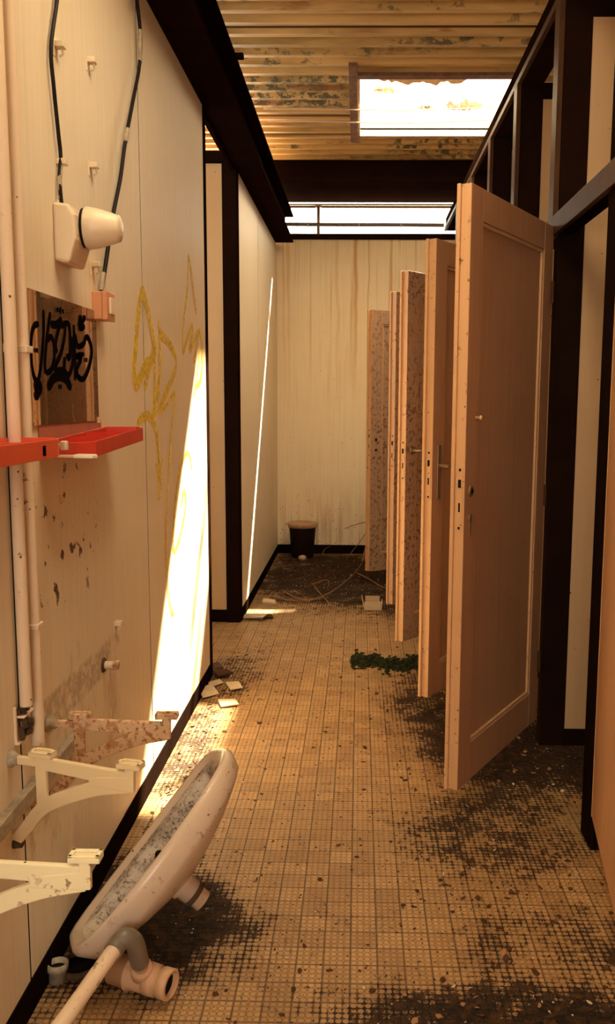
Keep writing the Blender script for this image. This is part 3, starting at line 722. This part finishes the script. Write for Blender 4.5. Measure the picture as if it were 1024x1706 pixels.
# faint red dust mark under mirror belongs to the tray's back plate
def tray(y0, y1, zt, dep, label, mat, round_end=False, slope=.02):
    t = thing('wall_tray', label, 'shelf', (XL, (y0+y1)/2, zt-.04), 'red plastic toiletry trays')
    xo = XL+dep; c = .035
    out = [(XL+.004, y0), (xo-c, y0), (xo, y0+c), (xo, y1-c), (xo-c*.7, y1), (XL+.004, y1)]
    if round_end:
        out = [(XL+.004, y0), (xo, y0), (xo, y1-.05), (xo-.008, y1-.022), (xo-.028, y1-.005), (xo-.055, y1), (XL+.004, y1)]
    n = len(out); h = .036; w = .004
    zf = lambda y: zt+slope*((y-y1)/(y1-y0))
    cx = sum(p[0] for p in out)/n; cy = sum(p[1] for p in out)/n
    inn = [(cx+(x-cx)*(1-2*w/dep), cy+(y-cy)*(1-2*w/(y1-y0))) for x, y in out]
    vs = [(x, y, zf(y)-h) for x, y in out]+[(x, y, zf(y)) for x, y in out]+[(x, y, zf(y)) for x, y in inn]+[(x, y, zf(y)-h+.004) for x, y in inn]
    fs = [tuple(range(n))[::-1], tuple(range(3*n, 4*n))]
    for i in range(n):
        j = (i+1) % n
        fs += [(i, j, n+j, n+i), (n+i, n+j, 2*n+j, 2*n+i), (2*n+i, 2*n+j, 3*n+j, 3*n+i)]
    build('dish', MB().add(vs, fs), mat, t, bevel=.0015)
    mb = MB()
    for f in (.36, .66):
        y = y0+(y1-y0)*f; mb = MB().prism([(XL+.01, y-.02, zf(y)-.003), (xo-.006, y+.06, zf(y)-.003), (xo-.006, y+.064, zf(y)-.003), (XL+.01, y-.016, zf(y)-.003)], (0, 0, -.028))
        build('divider', mb, mat, t)
    build('back_plate', MB().box(XL, XL+.004, y0+.0, y1-.04, zt-.03, zt+.020), 'dusty_red', t)
    return t
ta = tray(1.90, 2.40, 1.274, .118, 'red wall tray with dividers under the mirror', 'red')
tb = tray(1.20, 1.73, 1.272, .122, 'faded red wall tray cut off by the left edge of the picture', 'red_faded', True, .0)
p = onX(75, 755, XL+.123); build('black_mark', MB().box(XL+.1222, XL+.1228, onX(74, 755, XL+.122).y-.008, onX(74, 755, XL+.122).y+.007, 1.243, 1.262), 'blackpaint', tb)
for (y, x, z, lab) in ((1.745, -.607, 1.255, 'small white clip between the two red trays'), (2.425, -.640, 1.238, 'small white clip at the far end of the red tray')):
    t = thing('tray_clip', lab, 'clip', (XL, y, z), 'white clips of the red trays')
    build('arm', MB().tube([(XL, y, z), (x+.0, y, z)], .0045, 8), 'plastic_cream', t)
    build('tip', MB().box(x-.004, x+.010, y-.008, y+.009, z-.009, z+.010), 'plastic_cream', t, bevel=.003)
# blade like holder under trays
t = thing('tray_bracket', 'thin cream holder bar poking out below the red tray', 'bracket', (XL, 1.82, 1.225))
build('bar', MB().box(XL, XL+.115, 1.812, 1.826, 1.226, 1.231), 'plastic_cream', t)
build('tip', MB().prism([(XL+.110, 1.80, 1.225), (XL+.150, 1.808, 1.224), (XL+.158, 1.82, 1.224), (XL+.150, 1.834, 1.225), (XL+.110, 1.838, 1.225)], (0, 0, .008)), 'plastic_cream', t, bevel=.002)
# tap remains
p = wp(172, 1108); t = thing('pipe_stub', 'capped pipe stub sticking out of the wall above the rusty bracket', 'pipe stub', tuple(p))
build('flange', MB().lathe(p, (1, 0, 0), [(0, .022), (.004, .020), (.006, .013)], 14), 'mud', t)
build('tube', MB().tube([p, p+Vector((.038, 0, 0))], .0115, 14), 'pipe_paint', t)
build('cap', MB().lathe(p+Vector((.03, 0, 0)), (1, 0, 0), [(0, .014), (.014, .014), (.0145, .006)], 8), 'bracket_rust', t)
p = wp(33, 1200); t = thing('socket_frame', 'broken wall socket frame filled with dark rubble by the pipes', 'socket', (XL, p.y, p.z-.04))
mb = MB().box(XL, XL+.006, p.y-.035, p.y-.027, p.z-.038, p.z+.04).box(XL, XL+.010, p.y+.026, p.y+.032, p.z-.038, p.z+.04).box(XL, XL+.012, p.y-.035, p.y+.03, p.z-.042, p.z-.036).box(XL, XL+.022, p.y-.027, p.y+.028, p.z+.014, p.z+.019)
build('frame', mb, 'pipe_paint', t, bevel=.002)
mb = MB(); random.seed(5)
for i in range(22):
    q = Vector((XL+.004+random.random()*.014, p.y-.020+random.random()*.042, p.z-.03+random.random()*.064)); mb.obox(q, (1, random.random(), .3), (-.3, 1, random.random()), (0, -.3, 1), .005, .006, .005)
build('rubble', mb, 'mud', t)
# flat wall bar (old splash ledge)
p = wp(-60, 1432); q = wp(125, 1236)
t = thing('wall_ledge', 'grimy grey ledge bar fixed low on the wall behind the basin brackets', 'ledge', (XL, 1.75, .47))
build('bar', MB().box(XL, XL+.020, 1.36, 2.08, .484, .520), 'silver_tape', t, bevel=.003)
mb = MB(); 
for y in (1.5, 1.78, 2.0): build('fixing', MB().box(XL, XL+.014, y-.008, y+.008, .45, .484), 'bracket_rust', t)
# wash basin brackets
def bracket(y, z, yaw, label, mat, x0=0.0):
    t = thing('basin_bracket', label, 'bracket', (XL, y, z), 'cast brackets of the missing wash basins')
    t.rotation_euler = (0, 0, yaw); t['_o'] = (0, 0, 0)
    hw = .0045
    hws = [0]
    def B(pts, w):
        hws[0] += 1; hw = .0045+.0003*hws[0]      # flat bar along pts in the local xz plane
        P = smoothpath([(a, 0, b) for a, b in pts], 5) if len(pts) > 2 else [Vector((a, 0, b)) for a, b in pts]
        m = MB(); L = []
        ws = w if isinstance(w, (list, tuple)) else (w, w)
        for i, q in enumerate(P):
            tt = (P[min(i+1, len(P)-1)]-P[max(i-1, 0)]).normalized(); s = Vector((-tt.z, 0, tt.x)); ww = (ws[0]+(ws[1]-ws[0])*i/(len(P)-1))/2
            L += [q-s*ww+Vector((0, -hw, 0)), q+s*ww+Vector((0, -hw, 0)), q+s*ww+Vector((0, hw, 0)), q-s*ww+Vector((0, hw, 0))]
        fs = []
        for i in range(len(P)-1):
            for k in range(4): fs.append((i*4+k, i*4+(k+1) % 4, i*4+4+(k+1) % 4, i*4+4+k))
        fs += [(3, 2, 1, 0), (len(L)-4, len(L)-3, len(L)-2, len(L)-1)]
        return m.add(L, fs)
    def join(*ms):
        r = MB()
        for m in ms: r.add(m.v, m.f)
        return r
    frame = join(B([(.0, 0), (.08, 0)], .018), B([(.074, .022), (.074, -.108)], .025), B([(.070, 0), (.268, -.012)], (.027, .034)),
                 B([(-.0, -.185), (.03, -.150), (.074, -.098), (.13, -.066), (.20, -.038), (.274, -.022)], (.025, .034)), B([(.275, -.036), (.276, .018)], .020), B([(.185, -.024), (.276, -.020)], (.020, .034)))
    build('frame', frame, mat, t, bevel=.0025)
    for cx in (.078, .277):
        m = MB()
        m.box(cx-.026, cx+.026, -.013, .013, .014, .0235); m.box(cx-.026, cx+.026, -.013, -.006, .0235, .027); m.box(cx-.026, cx+.026, .006, .013, .0235, .027)
        m.box(cx-.026, cx-.018, -.013, .013, .0235, .027); m.box(cx+.018, cx+.026, -.013, .013, .0235, .027)
        build('seat_pad', m, mat, t, bevel=.0015)
    m = MB().lathe((0, 0, 0), (1, 0, 0), [(0, .020), (.006, .018), (.012, .013), (.02, .012)], 8); build('wall_bolt', m, 'silver_tape', t)
    build('wall_bolt', MB().lathe((0, 0, -.185), (1, 0, 0), [(0, .012), (.008, .011), (.02, .008)], 8), 'mud', t)
    return t
bracket(1.885, .605, math.radians(2), 'rust spotted cast basin bracket, farthest of the three', 'bracket_rust')
bracket(1.675, .612, math.radians(-14), 'cream basin bracket in the middle, tipped toward the camera', 'bracket_cream')
bracket(1.30, .592, math.radians(0), 'pale basin bracket nearest the camera, cut off by the left edge', 'bracket_pale')
# ------------------------------------------------------------------ the basin on the floor
cpx = ray(246, 1399).normalized(); C = EYE+cpx*2.44
dv = cpx; s_ = Vector((dv.y, -dv.x, 0)).normalized(); t_ = s_.cross(dv).normalized()
if t_.z < 0: t_ = -t_
U = (s_*.666+t_*.746).normalized(); W0 = (s_*.746-t_*.666).normalized(); ph = math.radians(10)
Vf = (-dv*math.cos(ph)+W0*math.sin(ph)).normalized(); Wd = (W0*math.cos(ph)+dv*math.sin(ph)).normalized()
LB, DB = .565, .345
def bp(u, v, w): return C+U*u+Vf*v+Wd*w
def outline(k, n=56, sc=1.0, lb=LB, db=DB, c=(0, .0), ex=3.2):
    # rounded rectangle whose front corners are strongly rounded, back straight
    out = []
    for i in range(n):
        a = 2*PI*i/n; cx, sy = math.cos(a), math.sin(a)
        e = ex if sy > 0 else 9
        r = (abs(cx)**e+abs(sy)**e)**(-1/e)
        out.append((cx*r*lb/2*sc, db/2+sy*r*db/2*sc))
    return out
def basin():
    n = 56; rings = []
    def ring(lb, db, off, w, ex=3.0):
        rings.append([bp(u, v+off, w) for u, v in [(x, y) for x, y in outline(0, n, 1, lb, db, ex=2.1)]])
    # outer skin from the drain boss up to the rim, then the inside down to the bowl floor
    ring(.07, .07, .14, .100); ring(.10, .10, .125, .096); ring(.22, .17, .085, .086); ring(.35, .25, .04, .070); ring(.44, .30, .014, .055); ring(.505, .328, .004, .042); ring(.535, .336, .001, .034); ring(.553, .341, .001, .014); ring(LB, DB, 0, .000)
    ring(LB-.002, DB-.002, .001, -.012); ring(LB-.014, DB-.014, .006, -.019); ring(LB-.034, DB-.034, .014, -.017)
    ring(.49, .28, .033, -.006); nin = len(rings)-1; ring(.475, .265, .040, -.004); ring(.455, .235, .064, .000); ring(.445, .225, .070, .008); ring(.40, .20, .078, .034); ring(.31, .165, .095, .055); ring(.16, .11, .120, .070); ring(.05, .05, .14, .074)
    vs = [v for r in rings for v in r]; fs = []
    for i in range(len(rings)-1):
        for k in range(n): fs.append((i*n+k, i*n+(k+1) % n, (i+1)*n+(k+1) % n, (i+1)*n+k))
    fs += [tuple(range(n))[::-1], tuple(range((len(rings)-1)*n, len(rings)*n))]
    m = MB().add(vs, fs, 0, True)
    for i in range(len(fs)-2):
        if i//n >= nin: m.m[i] = 1
    m.m[-1] = 1
    return m
org = C.copy(); org.z = 0
t = thing('wash_basin', 'dirty porcelain wash basin tipped on its side on the floor by the left wall', 'wash basin', tuple(org))
build('bowl', basin(), ['ceramic', 'ceramic_inside'], t)
build('overflow_hole', MB().lathe(bp(-.01, .088, .030), Vf, [(-.004, .010), (.007, .010)], 14), 'dark_hole', t)
build('drain_outlet', MB().lathe(bp(-.03, .17, .078), Wd, [(0, .040), (.03, .036), (.032, .030), (.065, .030), (.066, .026), (.092, .026)], 20), 'ceramic', t)
build('drain_ring', MB().lathe(bp(-.03, .17, .135), Wd, [(0, .033), (.012, .033)], 20), 'mud', t)
# waste pipe and trap
t = thing('waste_trap', 'plastic waste pipe with grey elbow and orange tee lying before the basin', 'pipe', (-.5, 1.8, 0))
e0 = onZ(193, 1578, .20); st_ = onZ(70, 1752, .15)
build('waste_pipe', MB().tube([st_, e0], .0165, 18), 'pipe_paint', t)
e1 = onZ(231, 1596, .125); tee = onZ(238, 1622, .058)
dd = (e0-st_).normalized()
build('elbow', MB().tube(smoothpath([e0-dd*.012, e0+dd*.010, onZ(209, 1562, .208), onZ(223, 1569, .185), e1, e1+(tee-e1)*.25], 5), .0205, 18), 'grey_pvc', t)
build('riser', MB().tube([e1, tee], .016, 16), 'orange_pvc', t)
a_ = onZ(188, 1612, .045); b_ = onZ(284, 1641, .045); ax = (b_-a_).normalized(); L_ = (b_-a_).length
build('tee', MB().lathe(a_, ax, [(0, .030), (.002, .034), (L_*.30, .034), (L_*.31, .038), (L_*.34, .038), (L_*.35, .033), (L_*.60, .033), (L_*.61, .030), (L_*.62, .035), (L_*.78, .034), (L_*.79, .027), (L_*.86, .027)], 20), 'orange_pvc', t)
build('collar', MB().lathe(tee+(e1-tee)*.0, (e1-tee), [(0, .027), (.03, .025), (.032, .023)], 16), 'orange_pvc', t)
build('union_nut', MB().lathe(a_+ax*(L_*.84), ax, [(0, .027), (.003, .034), (.026, .034), (.028, .030), (.0281, .026), (.012, .025)], 20), 'orange_pvc', t)
build('bore', MB().lathe(a_+ax*(L_*.84+.013), ax, [(0, .0245), (.002, .0245)], 20), 'dark_hole', t)
# floor stubs
p = onZ(96, 1634, 0); t = thing('floor_pipe_stub', 'short open pipe stub rising from the floor beside the wall', 'pipe stub', tuple(p))
build('tube', MB().lathe(p, (0, .1, 1), [(0, .020), (.026, .020), (.028, .025), (.044, .025), (.0441, .021), (.03, .020)], 18), 'silver_tape', t)
build('bore', MB().lathe(p+Vector((0, 0, .026)), (0, 0, 1), [(.003, .0195), (.006, .0195)], 16), 'dark_hole', t)
p = onZ(132, 1612, 0); t = thing('floor_drain', 'open dark drain hole in the floor under the basin', 'drain', tuple(p))
build('collar', MB().lathe(p, (0, 0, 1), [(0, .050), (.012, .048), (.016, .042), (.004, .038)], 20), 'mud', t); build('bore', MB().lathe(p+Vector((0, 0, .004)), (0, 0, 1), [(0, .037), (.002, .037)], 18), 'dark_hole', t)
# ------------------------------------------------------------------ far end: bucket, cup, box
p = Vector((-.485, 7.33, 0))
t = thing('bucket', 'dark bucket with a pale dusty lid against the end wall', 'bucket', tuple(p))
build('body', MB().lathe(p, (0, 0, 1), [(0, .088), (.01, .095), (.25, .114), (.27, .116)], 32), 'bucket', t)
build('lid', MB().lathe(p+Vector((0, 0, .262)), (0, 0, 1), [(0, .118), (.002, .127), (.034, .130), (.040, .126), (.036, .110), (.030, .0)], 32), 'bucket_lid', t)
p = Vector((-.475, 7.16, 0))
mb = MB().lathe(p+Vector((0, 0, .0)), (0, 0, 1), [(0, .022), (.006, .032), (.022, .037), (.036, .030), (.044, .015), (.046, .0)], 18)
dress(build('ball', mb, 'soap', origin=tuple(p)), 'small pale rounded lump on the floor before the bucket', 'lump')
p = onZ(621, 1018, 0); t = thing('broken_box', 'small broken cream box lying beside the farthest doors', 'box', tuple(p))
mb = MB().box(p.x-.055, p.x+.055, p.y, p.y+.006, 0, .062).box(p.x-.055, p.x+.055, p.y, p.y+.10, 0, .005)
build('tub', mb, 'soap', t, bevel=.001)
build('back_side', MB().box(p.x-.050, p.x+.045, p.y+.094, p.y+.10, .005, .078), 'soap', t)
build('left_flap', MB().prism([(p.x-.055, p.y, .005), (p.x-.075, p.y+.01, .085), (p.x-.075, p.y+.09, .085), (p.x-.055, p.y+.10, .005)], (.004, 0, 0)), 'soap', t)
build('right_flap', MB().prism([(p.x+.055, p.y, .005), (p.x+.062, p.y+.01, .05), (p.x+.062, p.y+.09, .06), (p.x+.055, p.y+.10, .005)], (-.004, 0, 0)), 'soap', t)
# twigs
random.seed(11)
TW = [([(652, 948, .02), (598, 890, .30)], None)]
def twig(pts, r, lab, forks=()):
    P = smoothpath(pts, 5); n = len(P)
    o = dress(build('dry_twig', MB().tube(P, [r*(1-.55*i/(n-1)) for i in range(n)], 6), 'twig', origin=tuple(P[0])), lab, 'twig', 'dry twigs at the far end of the corridor')
    for f in forks: build('side_shoot', MB().tube(smoothpath(f, 4), r*.5, 5), 'twig', o)
g = lambda x, y, z=.01: onZ(x, y, z)
twig([g(603, 935, .02), Vector((.07, 7.18, .16)), Vector((.075, 7.2, .30)), Vector((.03, 7.2, .32)), Vector((-.12, 7.2, .27))], .006, 'tall bent twig standing up before the end wall', [[Vector((.075, 7.2, .25)), Vector((.0, 7.22, .14)), Vector((-.1, 7.2, .01))]])
twig([g(536, 925, .01), g(541, 915, .04), Vector((-.24, 7.3, .10))], .004, 'short upright twig between the bucket and the tall twig')
twig([g(475, 987), g(510, 1000, .02), g(548, 988, .03), g(585, 960, .03), g(603, 938, .03)], .005, 'long twig reaching back toward the farthest door')
twig([g(526, 1024), g(545, 1012, .03), g(546, 1003, .05), g(530, 985, .02), g(521, 972, .02)], .005, 'forked twig nearest the camera in the litter', [[g(533, 1013, .03), g(560, 1016, .02), g(587, 1008, .02)]])
twig([g(595, 955), g(610, 962, .03), g(632, 975, .02), g(655, 985)], .005, 'twig lying against the farthest doors')
twig([g(452, 993), g(480, 1000, .02), g(515, 1002, .01)], .005, 'low twig flat on the litter left of the middle')
twig([g(520, 973, .01), g(543, 966, .04), g(548, 972, .04), g(545, 980, .01)], .004, 'small curled twig in the middle of the litter')
# scraps of board lying in the sun
def scrap(pts, th, lab, mat='board', lift=.0, tilt=0, grp='broken board scraps by the left wall'):
    P = [onZ(x, y, lift) for x, y in pts]; c = sum(P, Vector())/len(P)
    P = [q+Vector((0, 0, (q.x-c.x)*tilt)) for q in P]; mz = min(q.z for q in P); P = [q+Vector((0, 0, max(0, .001-mz))) for q in P]
    dress(build('board_scrap', MB().prism(P, (0, 0, th)), mat, origin=(c.x, c.y, 0), bevel=.001), lab, 'scrap', grp)
scrap([(362, 1167), (392, 1168), (398, 1177), (368, 1180)], .006, 'pale square scrap nearest the camera, on the sunlit floor', tilt=.05)
scrap([(375, 1138), (398, 1139), (404, 1150), (384, 1152)], .005, 'pale scrap right of the pile near the corner', tilt=.1)
scrap([(330, 1155), (352, 1143), (365, 1157), (338, 1167)], .005, 'large pale scrap leaning at the wall foot', tilt=-.15)
scrap([(352, 1117), (378, 1120), (388, 1127), (362, 1131)], .010, 'brown scrap at the wall corner', 'leaf', tilt=.1)
scrap([(347, 1107), (365, 1106), (372, 1114), (352, 1117)], .008, 'dark scrap deepest in the corner', 'mud')
scrap([(346, 1138), (366, 1134), (372, 1141), (350, 1147)], .004, 'narrow pale scrap behind the larger ones', tilt=.1)
scrap([(402, 1024), (425, 1029), (446, 1031), (438, 1036), (405, 1032)], .006, 'pale scrap by the far wall post', tilt=.15, grp='board scraps by the far post')
scrap([(436, 1026), (452, 1026), (455, 1031), (438, 1032)], .012, 'small dark scrap beside the pale one at the far post', 'leaf', grp='board scraps by the far post')
scrap([(438, 1000), (458, 1003), (460, 1008), (437, 1006)], .016, 'small rounded rubble bit at the foot of the far wall', 'board', grp='board scraps by the far post')
# moss
mb = MB(); random.seed(21)
for i in range(620):
    a = random.random(); b = random.gauss(0, .75)
    x = -.03+.36*a; y = 4.30+.075*b+.04*math.sin(a*7)+.03*math.sin(a*23); h = .004+random.random()*.020*(1-abs(b)*.6 if abs(b) < 1 else .15)
    c = Vector((x, y, h*.4)); r1 = random.random()*6.28
    mb.obox(c, (math.cos(r1), math.sin(r1), .3), (-math.sin(r1), math.cos(r1), .2), (0, 0, 1), .004+random.random()*.012, .004+random.random()*.006, h*.6)
dress(build('moss', mb, 'moss', origin=(.15, 4.3, 0)), 'dark green moss clump growing on the tiles by the third door', 'moss', kind='stuff')
# litter
def litter(name, n, mat, spots, smin, smax, lab, cat, th=.0012, curl=.3, seed=1):
    random.seed(seed); mb = MB(); tot = sum(s[4] for s in spots)
    for i in range(n):
        r = random.random()*tot
        for s in spots:
            r -= s[4]
            if r <= 0: break
        x = random.gauss(s[0], s[2]); y = random.gauss(s[1], s[3])
        if not (-.70 < x < 1.9 and .9 < y < 7.45): continue
        if -1 < x < -.69: continue
        sz = smin+(smax-smin)*random.random()**2.2; a = random.random()*6.28; asp = .25+random.random()*.7
        u = Vector((math.cos(a), math.sin(a), random.gauss(0, curl*.5))); v = Vector((-math.sin(a), math.cos(a), random.gauss(0, curl*.5)))
        k = 5; P = []
        for j in range(k):
            b = 6.28*j/k+random.random()*.7; P.append(u*math.cos(b)*sz*(.6+.4*random.random())+v*math.sin(b)*sz*asp*(.6+.4*random.random()))
        mz = min(q.z for q in P); P = [q+Vector((x, y, .0008-mz)) for q in P]
        mb.prism(P, (0, 0, th))
    dress(build(name, mb, mat), lab, cat, kind='stuff')
FAR = [(-.0, 6.3, .42, .42, 7), (-.35, 6.5, .25, .4, 3), (.45, 5.6, .2, .5, 3), (-.3, 5.5, .25, .3, .7)]
MIDR = [(.35, 3.7, .2, .4, 2), (.55, 3.0, .2, .25, 1.6), (.45, 2.4, .25, .2, 1.4), (.35, 1.75, .3, .12, 1.6), (-.62, 3.2, .06, .5, 1.3), (-.6, 4.1, .09, .3, 1.2), (0, 3, .4, 1.2, 1.4), (-.62, 2.3, .06, .4, 1.2)]
litter('leaf_litter', 3400, 'leaf', FAR+MIDR, .0025, .015, 'dark dead leaves and bark crumbs strewn over the floor', 'leaf litter', seed=2)
litter('floor_grit', 4200, 'leaf', [(.05, 3.2, .45, 1.5, 4), (.1, 1.9, .5, .5, 2), (-.3, 4.8, .35, .7, 2), (.5, 2.8, .3, .6, 2)], .0010, .0055, 'fine dark grit scattered over the worn tiles', 'grit', curl=.2, seed=9)
litter('litter_crumbs', 1500, 'twig', FAR+MIDR, .002, .014, 'brown husks and crumbs strewn over the floor', 'crumbs', curl=.5, seed=3)
litter('paint_flakes', 520, 'chip', FAR+MIDR, .002, .010, 'pale paint flakes scattered over the floor', 'paint flakes', curl=.5, seed=4)
random.seed(31)
mb = MB()
for i in range(160):
    s = random.choice(FAR[:3]); x = random.gauss(s[0], s[2]*.9); y = random.gauss(s[1], s[3]*.9)
    if not (-.66 < x < .75 and 5 < y < 7.4): continue
    a = random.gauss(.2, .7); L = .03+random.random()*.12; u = Vector((math.cos(a), math.sin(a), 0)); v = Vector((-u.y, u.x, 0))
    p0 = Vector((x, y, .004)); mb.tube(smoothpath([p0, p0+u*L*.3+v*random.gauss(0, .018)+Vector((0, 0, .004+random.random()*.016)), p0+u*L*.7+v*random.gauss(0, .02), p0+u*L], 3), .0010+random.random()*.0014, 4)
dress(build('twig_litter', mb, 'dark_twig'), 'fine dead stems tangled over the floor at the corridor end', 'stems', kind='stuff')
for o in bpy.data.objects:
    if '_o' in o: del o['_o']
